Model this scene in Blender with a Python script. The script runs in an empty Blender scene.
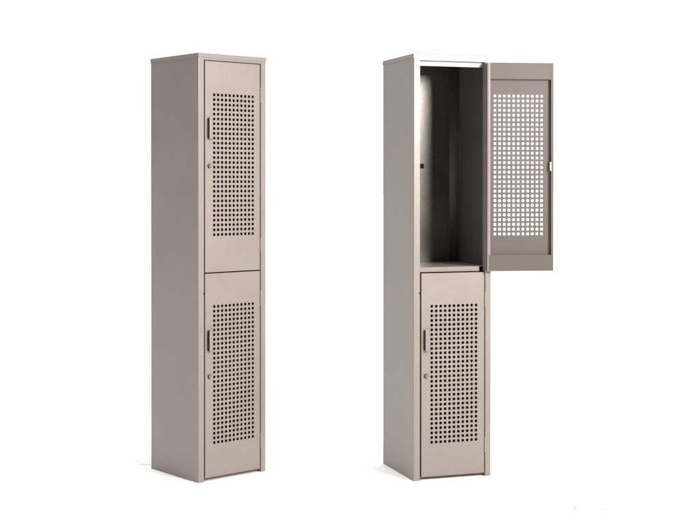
import bpy, bmesh, math, random
from mathutils import Vector, Matrix
S = bpy.context.scene
C = S.collection
R = math.radians

# ---------------------------------------------------------------- camera
cam = bpy.data.cameras.new('camera')
co = bpy.data.objects.new('camera', cam); C.objects.link(co)
cam.sensor_width = 36.0
cam.lens = 1286.08 / 700 * 36.0
cam.shift_x = 40.14 / 700
cam.shift_y = -73.71 / 700
co.location = (0, 0, 1.0639)
co.rotation_euler = (R(90 - 0.266), 0, 0)
cam.clip_start = 0.05
cam.clip_end = 500
S.camera = co
S.render.resolution_x, S.render.resolution_y = 1024, 768

# ---------------------------------------------------------------- studio light
W_TOP, W_BACK, W_FRONT = 2.7, 1.08, 0.14
KEY_E, KEY_SIZE, KEY_POS = 83.0, (0.90, 1.0), (2.60, 2.20, 2.02)
w = bpy.data.worlds.new('World'); S.world = w; w.use_nodes = True
nt = w.node_tree; N = nt.nodes; Lk = nt.links
bg = N['Background']
tc = N.new('ShaderNodeTexCoord'); sp = N.new('ShaderNodeSeparateXYZ')
Lk.new(tc.outputs['Generated'], sp.inputs[0])
def mrange(src, a, b, c, d):
    m = N.new('ShaderNodeMapRange'); m.interpolation_type = 'SMOOTHSTEP'
    for i, v in zip((1, 2, 3, 4), (a, b, c, d)): m.inputs[i].default_value = v
    Lk.new(src, m.inputs[0]); return m.outputs[0]
around = mrange(sp.outputs['Y'], 0.25, 0.75, W_FRONT, W_BACK)   # white studio behind, dim room in front
above = mrange(sp.outputs['Z'], 0.45, 0.95, 0.0, W_TOP)          # added brightness from above, to burn the floor out to white
ad = N.new('ShaderNodeMath'); ad.operation = 'ADD'
Lk.new(around, ad.inputs[0]); Lk.new(above, ad.inputs[1])
Lk.new(ad.outputs[0], bg.inputs['Strength'])
bg.inputs['Color'].default_value = (1.0, 0.985, 0.99, 1)

kl = bpy.data.lights.new('key_softbox', 'AREA'); kl.shape = 'RECTANGLE'
kl.size, kl.size_y = KEY_SIZE; kl.spread = R(105); kl.energy = KEY_E; kl.color = (1.0, 0.97, 0.94)
ko = bpy.data.objects.new('key_softbox', kl); C.objects.link(ko)
ko.location = KEY_POS
ko.rotation_euler = (Vector((-0.30, 4.55, 1.15)) - Vector(KEY_POS)).to_track_quat('-Z', 'Y').to_euler()

S.view_settings.view_transform = 'Standard'
S.view_settings.look = 'None'
S.view_settings.exposure = 0.0
S.view_settings.gamma = 1.0

# ---------------------------------------------------------------- materials
def rgb(c): return (*c, 1)
def paint(name, col, rough=0.34, metal=0.0, spec=0.5, var=0.06, bump=0.02, rvar=0.06, bscale=900):
    m = bpy.data.materials.new(name); m.use_nodes = True
    t = m.node_tree; n = t.nodes; l = t.links
    b = n['Principled BSDF']
    b.inputs['Metallic'].default_value = metal
    b.inputs['Specular IOR Level'].default_value = spec
    tc = n.new('ShaderNodeTexCoord')
    n1 = n.new('ShaderNodeTexNoise'); n1.inputs['Scale'].default_value = 5; n1.inputs['Detail'].default_value = 5
    l.new(tc.outputs['Object'], n1.inputs['Vector'])
    n3 = n.new('ShaderNodeTexNoise'); n3.inputs['Scale'].default_value = 160; n3.inputs['Detail'].default_value = 3
    l.new(tc.outputs['Object'], n3.inputs['Vector'])
    av = n.new('ShaderNodeMath'); av.operation = 'MULTIPLY_ADD'; av.inputs[1].default_value = 0.45
    l.new(n3.outputs['Fac'], av.inputs[0])
    mu = n.new('ShaderNodeMath'); mu.operation = 'MULTIPLY'; mu.inputs[1].default_value = 0.55
    l.new(n1.outputs['Fac'], mu.inputs[0]); l.new(mu.outputs[0], av.inputs[2])
    cr = n.new('ShaderNodeValToRGB')
    cr.color_ramp.elements[0].position = 0.32; cr.color_ramp.elements[1].position = 0.68
    cr.color_ramp.elements[0].color = rgb([c * (1 - var) for c in col])
    cr.color_ramp.elements[1].color = rgb([min(1, c * (1 + var)) for c in col])
    l.new(av.outputs[0], cr.inputs[0]); l.new(cr.outputs[0], b.inputs['Base Color'])
    rr = n.new('ShaderNodeMapRange'); rr.inputs[3].default_value = rough - rvar; rr.inputs[4].default_value = rough + rvar
    l.new(n1.outputs['Fac'], rr.inputs[0]); l.new(rr.outputs[0], b.inputs['Roughness'])
    if bump:
        n2 = n.new('ShaderNodeTexNoise'); n2.inputs['Scale'].default_value = bscale; n2.inputs['Detail'].default_value = 1
        l.new(tc.outputs['Object'], n2.inputs['Vector'])
        # slow buckling of the thin sheet as well as the fine orange peel
        n4 = n.new('ShaderNodeTexNoise'); n4.inputs['Scale'].default_value = 7; n4.inputs['Detail'].default_value = 0
        l.new(tc.outputs['Object'], n4.inputs['Vector'])
        b0 = n.new('ShaderNodeBump'); b0.inputs['Strength'].default_value = 0.25; b0.inputs['Distance'].default_value = 0.004
        l.new(n4.outputs['Fac'], b0.inputs['Height'])
        bp = n.new('ShaderNodeBump'); bp.inputs['Strength'].default_value = bump * 10; bp.inputs['Distance'].default_value = 0.00012
        l.new(n2.outputs['Fac'], bp.inputs['Height']); l.new(b0.outputs[0], bp.inputs['Normal'])
        l.new(bp.outputs[0], b.inputs['Normal'])
    return m
M = {
    'paint': paint('beige_powder_coat', (0.216, 0.182, 0.161), rough=0.35, spec=0.46, var=0.075),
    'inner': paint('shaded_dark_steel', (0.108, 0.099, 0.091), rough=0.30, metal=1.0, spec=0.6, var=0.22, rvar=0.10),  # bare metal look, its colour darkened to carry the compartment's shade
    'corner': paint('corner_shade_steel', (0.085, 0.076, 0.069), rough=0.60, metal=0.5, spec=0.3, var=0.2),  # fillet colour with the dark shade band of the back corner painted in
    'inner_side': paint('lit_brown_steel', (0.28, 0.25, 0.225), rough=0.50, metal=0.85, spec=0.5, var=0.15, rvar=0.10),  # lighter copy of the inner metal, the side wall's light put into its colour
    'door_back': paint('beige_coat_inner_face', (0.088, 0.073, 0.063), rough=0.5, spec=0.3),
    'shelf': paint('worn_beige_coat', (0.20, 0.175, 0.155), rough=0.38),
    'chrome': paint('zinc_plate', (0.60, 0.585, 0.56), rough=0.28, metal=0.9, bump=0),
    'pull_shade': paint('pull_shade_brown', (0.16, 0.14, 0.125), rough=0.35, metal=0.7, bump=0),  # tone for the painted shade under the door pull
    'lock': paint('dark_lock_collar', (0.05, 0.043, 0.04), rough=0.4, metal=0.4, bump=0),
    'black': paint('black_slot', (0.012, 0.011, 0.010), rough=0.6, bump=0),
    'rubber': paint('dark_plastic', (0.008, 0.007, 0.007), rough=0.9, spec=0.05, bump=0),
}
def floor_mat():
    m = bpy.data.materials.new('white_studio_floor'); m.use_nodes = True
    t = m.node_tree; n = t.nodes; l = t.links; b = n['Principled BSDF']
    b.inputs['Roughness'].default_value = 0.9; b.inputs['Specular IOR Level'].default_value = 0.1
    tc = n.new('ShaderNodeTexCoord'); nz = n.new('ShaderNodeTexNoise'); nz.inputs['Scale'].default_value = 3
    l.new(tc.outputs['Object'], nz.inputs['Vector'])
    cr = n.new('ShaderNodeValToRGB')
    cr.color_ramp.elements[0].color = (0.84, 0.84, 0.835, 1); cr.color_ramp.elements[1].color = (0.87, 0.87, 0.865, 1)
    l.new(nz.outputs['Fac'], cr.inputs[0]); base = cr.outputs[0]
    # shadow remnants painted into the floor colour as grey smears
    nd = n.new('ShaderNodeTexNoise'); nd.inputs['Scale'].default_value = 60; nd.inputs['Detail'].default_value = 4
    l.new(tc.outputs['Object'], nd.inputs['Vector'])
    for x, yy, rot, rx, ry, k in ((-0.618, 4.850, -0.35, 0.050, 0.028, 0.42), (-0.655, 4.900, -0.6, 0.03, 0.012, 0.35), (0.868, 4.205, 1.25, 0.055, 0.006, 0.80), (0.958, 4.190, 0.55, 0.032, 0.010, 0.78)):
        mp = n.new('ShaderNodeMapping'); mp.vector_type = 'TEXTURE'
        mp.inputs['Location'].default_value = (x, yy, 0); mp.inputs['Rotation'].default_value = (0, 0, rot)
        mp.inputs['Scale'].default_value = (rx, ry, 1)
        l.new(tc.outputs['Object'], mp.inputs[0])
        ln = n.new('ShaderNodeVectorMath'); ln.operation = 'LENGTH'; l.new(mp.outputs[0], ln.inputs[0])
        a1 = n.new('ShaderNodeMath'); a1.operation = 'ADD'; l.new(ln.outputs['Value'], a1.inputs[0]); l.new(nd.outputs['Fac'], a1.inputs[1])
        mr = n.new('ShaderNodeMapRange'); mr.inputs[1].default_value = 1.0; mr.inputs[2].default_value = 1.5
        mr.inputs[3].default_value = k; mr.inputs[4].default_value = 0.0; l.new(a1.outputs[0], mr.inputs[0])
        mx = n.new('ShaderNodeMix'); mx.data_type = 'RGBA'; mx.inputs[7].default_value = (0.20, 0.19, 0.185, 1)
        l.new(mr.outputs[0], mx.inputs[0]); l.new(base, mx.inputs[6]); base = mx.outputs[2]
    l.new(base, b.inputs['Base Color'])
    return m
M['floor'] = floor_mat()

# ---------------------------------------------------------------- mesh helpers
def link(name, bm, mats, parent=None, bevel=0.0, smooth=False):
    bmesh.ops.recalc_face_normals(bm, faces=bm.faces)
    me = bpy.data.meshes.new(name); bm.to_mesh(me); bm.free()
    for m in (mats if isinstance(mats, (list, tuple)) else [mats]): me.materials.append(M[m])
    if smooth:
        for p in me.polygons: p.use_smooth = True
    o = bpy.data.objects.new(name, me); C.objects.link(o)
    if parent: o.parent = parent
    if bevel:
        b = o.modifiers.new('bevel', 'BEVEL'); b.width = bevel; b.segments = 2; b.limit_method = 'ANGLE'; b.angle_limit = R(40)
        b.use_clamp_overlap = True
    return o
def box(bm, x0, x1, y0, y1, z0, z1, mi=0):
    v = [bm.verts.new((x, y, z)) for x in (x0, x1) for y in (y0, y1) for z in (z0, z1)]
    fs = []
    for q in ((0, 1, 3, 2), (4, 6, 7, 5), (0, 4, 5, 1), (2, 3, 7, 6), (0, 2, 6, 4), (1, 5, 7, 3)):
        f = bm.faces.new([v[i] for i in q]); f.material_index = mi; fs.append(f)
    return fs
def prism(bm, prof, z0, z1, mis=None, axis='z'):
    def P(a, b, c):
        return (a, b, c) if axis == 'z' else (c, a, b)
    lo = [bm.verts.new(P(x, y, z0)) for x, y in prof]; hi = [bm.verts.new(P(x, y, z1)) for x, y in prof]
    n = len(prof)
    for i in range(n):
        f = bm.faces.new((lo[i], lo[(i + 1) % n], hi[(i + 1) % n], hi[i]))
        if mis: f.material_index = mis[i]
    bm.faces.new(lo); bm.faces.new(hi[::-1])
def cyl(bm, c, r, a, b, axis='y', n=20, r2=None):
    r2 = r if r2 is None else r2
    A = []; B = []
    for i in range(n):
        t = 2 * math.pi * i / n; u, v = math.cos(t), math.sin(t)
        for lst, rr, k in ((A, r, a), (B, r2, b)):
            p = (c[0] + rr * u, k, c[1] + rr * v) if axis == 'y' else (c[0] + rr * u, c[1] + rr * v, k)
            lst.append(bm.verts.new(p))
    for i in range(n):
        j = (i + 1) % n
        bm.faces.new((A[i], A[j], B[j], B[i]))
    bm.faces.new(A[::-1]); bm.faces.new(B)

# ---------------------------------------------------------------- locker dimensions (metres)
W, D, H = 0.3016, 0.3057, 1.524
T = 0.0012
PL, PR = 0.0240, 0.0220         # width of left and right front posts
DX0, DX1 = 0.0308, 0.2765       # door
JD = 0.019                      # depth of the jamb
HEAD = 1.5010                   # underside of the header rail
HX, HY = 0.2785, -0.0010        # hinge pin

def side_profile(pw, flange):
    """bent sheet seen from above: front post, jamb return, stop flange, side wall; interior edges get the second material"""
    r = 0.0022
    pts = []; mi = []
    def add(p, m): pts.append(p); mi.append(m)
    # outer: back edge -> front corner arc
    add((0, D), 0)
    for k in range(5):
        a = math.pi + k * (math.pi / 2) / 4
        add((r + r * math.cos(a), r + r * math.sin(a)), 0)
    add((pw - 0.0006, 0), 0); add((pw, 0.0006), 0)
    add((pw, JD), 0)
    add((pw + flange, JD), 0)
    add((pw + flange, JD + T), 1)
    add((pw - T, JD + T), 1)
    add((pw - T, T), 1); add((T + 0.001, T), 1); add((T, T + 0.001), 1); add((T, D), 1)
    return pts, mi

def side_panel(root, right):
    prof, mi = side_profile(PR if right else PL, 0.001 if right else 0.0035)
    if right: prof = [(W - x, y) for x, y in prof]
    bm = bmesh.new(); prism(bm, prof, 0.0, H - 0.0014, mi)
    return link('side_panel', bm, ['paint', 'inner_side'], root)

def perf_sheet(bm, x0, x1, z0, z1, y0, y1, cx0, cx1, nx, cz0, cz1, nz, s, rnd, mfront=0, mback=1):
    """flat sheet x0..x1, z0..z1, front at y0, back at y1, with nx * nz rounded square holes"""
    px = (cx1 - cx0) / (nx - 1); pz = (cz1 - cz0) / (nz - 1)
    gx = [cx0 + px * (i - 0.5) for i in range(nx + 1)]; gz = [cz0 + pz * (i - 0.5) for i in range(nz + 1)]
    for y, m in ((y0, mfront), (y1, mback)):
        G = {}
        def V(i, j):
            if (i, j) not in G:
                X = [x0] + gx + [x1]; Z = [z0] + gz + [z1]
                G[(i, j)] = bm.verts.new((X[i], y, Z[j]))
            return G[(i, j)]
        nX, nZ = nx + 3, nz + 3
        for i in range(nX - 1):
            for j in range(nZ - 1):
                if 1 <= i <= nx and 1 <= j <= nz: continue
                f = bm.faces.new((V(i, j), V(i + 1, j), V(i + 1, j + 1), V(i, j + 1))); f.material_index = m
        for i in range(1, nx + 1):
            for j in range(1, nz + 1):
                cx = cx0 + px * (i - 1); cz = cz0 + pz * (j - 1); h = s / 2
                corner = [V(i, j), V(i + 1, j), V(i + 1, j + 1), V(i, j + 1)]
                hv = []
                for k, (sx, sz) in enumerate(((-1, -1), (1, -1), (1, 1), (-1, 1))):
                    arc = []
                    for q in range(4):
                        a = math.pi + k * math.pi / 2 + q * math.pi / 6
                        arc.append(bm.verts.new((cx + sx * (h - rnd) + rnd * math.cos(a), y, cz + sz * (h - rnd) + rnd * math.sin(a))))
                    hv.append(arc)
                for k in range(4):
                    k2 = (k + 1) % 4
                    for q in range(3):
                        f = bm.faces.new((corner[k], hv[k][q + 1], hv[k][q])); f.material_index = m
                    f = bm.faces.new((corner[k], corner[k2], hv[k2][0], hv[k][3])); f.material_index = m
                ring = [v for arc in hv for v in arc]
                if y == y0: perf_sheet.rings.append(ring)
                else:
                    fr = perf_sheet.rings.pop(0)
                    for q in range(16):
                        q2 = (q + 1) % 16
                        f = bm.faces.new((fr[q], fr[q2], ring[q2], ring[q])); f.material_index = mfront
perf_sheet.rings = []

def make_door(root, z0, z1, cz0, cz1, zh, zl, hinge_z, open_angle=0.0, label=None):
    """door built closed in locker coordinates, origin moved to the hinge pin"""
    F = 0.0030; B = 0.0170
    ox, oy = HX, HY
    bm = bmesh.new()
    x0, x1 = DX0, DX1
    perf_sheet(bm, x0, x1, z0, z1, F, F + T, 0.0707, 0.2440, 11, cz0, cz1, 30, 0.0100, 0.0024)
    # returned edges and lips of the pan (butted behind the sheet)
    y = F + T
    box(bm, x0, x0 + T, y, B, z0, z1, 1)                       # free edge return
    box(bm, x0 + T, x0 + 0.0085, B - T, B, z0, z1, 1)          # free edge lip
    rr = 0.0055                                                # hinge edge: return rolled into a wide-radius lip
    arc = [(x1 - rr + rr * math.cos(k * math.pi / 14), B - rr + rr * math.sin(k * math.pi / 14)) for k in range(8)]
    arci = [(x1 - rr + (rr - T) * math.cos(k * math.pi / 14), B - rr + (rr - T) * math.sin(k * math.pi / 14)) for k in range(7, -1, -1)]
    prism(bm, [(x1, y)] + arc + [(x1 - 0.0125, B), (x1 - 0.0125, B - T)] + arci + [(x1 - T, y)], z0, z1)
    box(bm, x0 + T, x1 - T, y, B - T, z0, z0 + T, 1)
    box(bm, x0 + T, x1 - T, y, B - T, z1 - T, z1, 1)
    for v in bm.verts: v.co -= Vector((ox, oy, 0))
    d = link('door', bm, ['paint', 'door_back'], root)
    d.location = (ox, oy, 0)
    d.rotation_euler = (0, 0, open_angle)
    if label: d['label'] = label
    def sub(name, bm, m, bevel=0.0, smooth=False):
        for v in bm.verts: v.co -= Vector((ox, oy, 0))
        return link(name, bm, m, d, bevel, smooth)
    # hat channels folded across the inside at top and bottom
    for a, b in ((z0 + T, z0 + 0.058), (z1 - 0.060, z1 - T)):
        bm = bmesh.new()
        if a < z0 + 0.01:
            box(bm, x0 + 0.0006, x1 - 0.0075, B + 0.0001, B + 0.0011, a, b)
        else:
            prism(bm, [(B - 0.0002, b), (B - 0.0002, a + 0.002), (B - 0.0012, a), (y + 0.0004, a - 0.0015), (y + 0.0004, a - 0.0003), (B - 0.0014, b)],
                  x0 + 0.0087, x1 - 0.0127, axis='x')
        if a < z0 + 0.01:
            box(bm, x0 + 0.0088, x1 - 0.0128, y + 0.0002, B - 0.0001, b - T, b)
        sub('stiffener', bm, 'door_back', 0.0004)
    # lanced pull: plate raised off the door, open to the free edge, with cheeks above and below
    bm = bmesh.new()
    hx0, hx1, hh = 0.0425, 0.0625, 0.0355
    prof = [(hx0, -0.0095), (hx0 + 0.012, -0.0095), (hx1, -0.0020), (hx1, F - 0.0001), (hx1 - 0.001, F - 0.0001), (hx0 + 0.0115, -0.0082), (hx0 + 0.0012, -0.0082), (hx0 + 0.0012, -0.0052), (hx0, -0.0052)]
    prism(bm, prof, zh - hh, zh + hh)
    for s in (-1, 1):
        a, b = sorted((zh + s * hh, zh + s * (hh + 0.0026)))
        pr = [(hx0 - 0.001, F - 0.0001), (hx1 + 0.0035, F - 0.0001), (hx1 + 0.0035, -0.0008), (hx0 + 0.0122, -0.0099), (hx0 + 0.0003, -0.0099)]
        prism(bm, pr, a, b)
    h = sub('handle', bm, 'paint', 0.0005)
    # dark strip laid on the solid door, standing in for shade behind the pull
    bm = bmesh.new()
    prism(bm, [(hx0 - 0.0045, F - 0.0006), (hx0 + 0.016, F - 0.0006), (hx0 + 0.016, F - 0.0001), (hx0 - 0.0045, F - 0.0001)], zh - hh + 0.002, zh + hh - 0.002)
    sl = link('shade_slot', bm, 'pull_shade', h)
    for v in sl.data.vertices: v.co -= Vector((ox, oy, 0))
    # key lock: plug on a raised collar with a keyway
    lx = 0.0490
    bm = bmesh.new(); cyl(bm, (lx, zl), 0.0082, F - 0.0001, -0.0025, r2=0.0074, n=28)
    k = sub('lock', bm, 'lock', 0.0006)
    bm = bmesh.new(); cyl(bm, (lx, zl), 0.0054, -0.0026, -0.0048, n=24)
    sub2 = sub('plug', bm, 'paint', 0.0004)
    bm = bmesh.new(); box(bm, lx - 0.0007, lx + 0.0007, -0.0051, -0.0047, zl - 0.0035, zl + 0.0035)
    kw = sub('keyway', bm, 'black')
    # latch on the inside of the free edge
    bm = bmesh.new()
    box(bm, 0.0380, 0.0440, B - 0.0095, B + 0.0012, zl - 0.0160, zl + 0.0160)
    sub('latch', bm, 'chrome', 0.0010)
    bm = bmesh.new()
    box(bm, 0.0392, 0.0462, B - 0.0125, B - 0.0100, zl - 0.026, zl + 0.026)
    sub('latch_plate', bm, 'door_back', 0.0005)
    # hinge knuckles in the gap at the post
    for hz in hinge_z:
        bm = bmesh.new()
        for q in range(5):
            a = hz - 0.028 + q * 0.0112
            cyl(bm, (HX, HY + 0.0016), 0.0021, a + 0.0004, a + 0.0108, axis='z', n=14)
        sub('hinge', bm, 'paint', 0.0)
    return d

def make_locker(loc, ang, label, open_top):
    root = bpy.data.objects.new('locker', None); C.objects.link(root)
    root.empty_display_size = 0.1
    root['label'] = label; root['category'] = 'locker'; root['group'] = 'pair of narrow two-door metal lockers'
    side_panel(root, False); side_panel(root, True)
    # back
    bm = bmesh.new()
    fs = box(bm, T + 0.0003, W - T - 0.0003, D - T - 0.001, D - 0.001, 0.004, H - 0.0016)
    for f in fs:
        if f.calc_center_median().y < D - T - 0.0005: f.material_index = 1
    # fillets added in the back corners to soften the shading there
    rr = 0.030
    for right in (False, True):
        for za, zb in ((0.0225, 0.7590), (0.7610, H - 0.0030)):
            cx, cy = W - T - 0.0006 - rr, D - T - 0.0014 - rr
            arc = [(cx + rr * math.cos(k * math.pi / 20), cy + rr * math.sin(k * math.pi / 20)) for k in range(11)]
            ins = [(cx + (rr - 0.0008) * math.cos(k * math.pi / 20), cy + (rr - 0.0008) * math.sin(k * math.pi / 20)) for k in range(10, -1, -1)]
            pr = arc + ins
            if not right: pr = [(W - x, q) for x, q in pr]
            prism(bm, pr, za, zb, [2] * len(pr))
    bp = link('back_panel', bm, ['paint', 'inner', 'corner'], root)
    for p in bp.data.polygons: p.use_smooth = abs(p.normal.z) < 0.5 and 0.02 < abs(p.normal.x) < 0.998
    # lid: shallow tray turned over the body
    bm = bmesh.new(); o = 0.0016; hz = H - 0.0145
    box(bm, -o, W + o, -o, D + o, H - 0.0012, H)
    lip = [(-o, W + o, -o, -0.0004), (-o, W + o, D + 0.0004, D + o)]
    for a, b, c, d in lip: box(bm, a, b, c, d, hz, H - 0.0013)
    for a, b in ((-o, -0.0004), (W + 0.0004, W + o)): box(bm, a, b, -0.0003, D + 0.0003, hz, H - 0.0013)
    link('lid', bm, 'paint', root, 0.0005)
    # header rail between the posts with the door stop behind and below
    bm = bmesh.new()
    prof = [(0.0, HEAD + 0.0005), (0.0005, HEAD), (JD, HEAD), (JD, 1.4835), (JD + T, 1.4835), (JD + T, HEAD + T), (T, HEAD + T), (T, H - 0.0016), (0.0, H - 0.0016)]
    prism(bm, prof, PL + 0.0003, W - PR - 0.0003, axis='x')
    link('header_rail', bm, 'paint', root)
    # shelf between the compartments: front lip and tray
    bm = bmesh.new()
    zt = 0.7605
    box(bm, T + 0.0003, W - T - 0.0003, JD + 0.0025, D - T - 0.0013, zt - T, zt, 1)
    box(bm, PL + 0.0008, W - PR - 0.016, JD - 0.0012, JD + 0.0002, zt - 0.0170, zt, 0)
    box(bm, PL + 0.0008, W - PR - 0.016, JD + 0.0002, JD + 0.0025, zt - T, zt, 0)
    link('shelf', bm, ['paint', 'shelf'], root, 0.0005)
    # bottom tray and toe rail set back under the door
    bm = bmesh.new()
    box(bm, T + 0.0003, W - T - 0.0003, JD + 0.0026, D - T - 0.0013, 0.0205, 0.0217, 1)
    box(bm, PL + 0.0008, W - PR - 0.0008, JD + 0.0002, JD + 0.0014, 0.004, 0.0300, 0)
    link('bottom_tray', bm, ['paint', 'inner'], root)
    # strike in the left jamb, one per compartment
    for z in (1.1235, 0.6700):
        bm = bmesh.new()
        if z > 1: box(bm, PL - 0.0005, PL + 0.0225, JD - 0.0024, JD - 0.0004, z - 0.0085, z + 0.0085)
        else: cyl(bm, (PL - 0.002, z), 0.0026, 0.0004, -0.0006, n=14)
        link('strike' if z > 1 else 'rivet', bm, 'rubber', root, 0.0004)
    make_door(root, 0.7445, 1.4980, 0.8785, 1.3785, 1.2580, 1.1235, (1.386, 0.835), R(168.44) if open_top else 0.0,
              'perforated upper door swung wide open' if open_top else None)
    make_door(root, 0.0125, 0.7400, 0.1345, 0.6215, 0.5010, 0.3730, (0.640, 0.115))
    root.location = loc; root.rotation_euler = (0, 0, ang)
    return root

# ---------------------------------------------------------------- setting
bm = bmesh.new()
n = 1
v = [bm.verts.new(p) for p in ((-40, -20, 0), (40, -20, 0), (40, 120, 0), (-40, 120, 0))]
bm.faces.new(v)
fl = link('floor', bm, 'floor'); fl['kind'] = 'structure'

# ---------------------------------------------------------------- the two lockers
make_locker((-0.3941, 4.5494, 0), 0.6974, 'beige metal locker with both perforated doors shut, standing alone with no door swung out', False)
make_locker((0.3699, 4.5784, 0), 0.3059, 'beige metal locker with its upper door swung open showing a dark empty compartment', True)
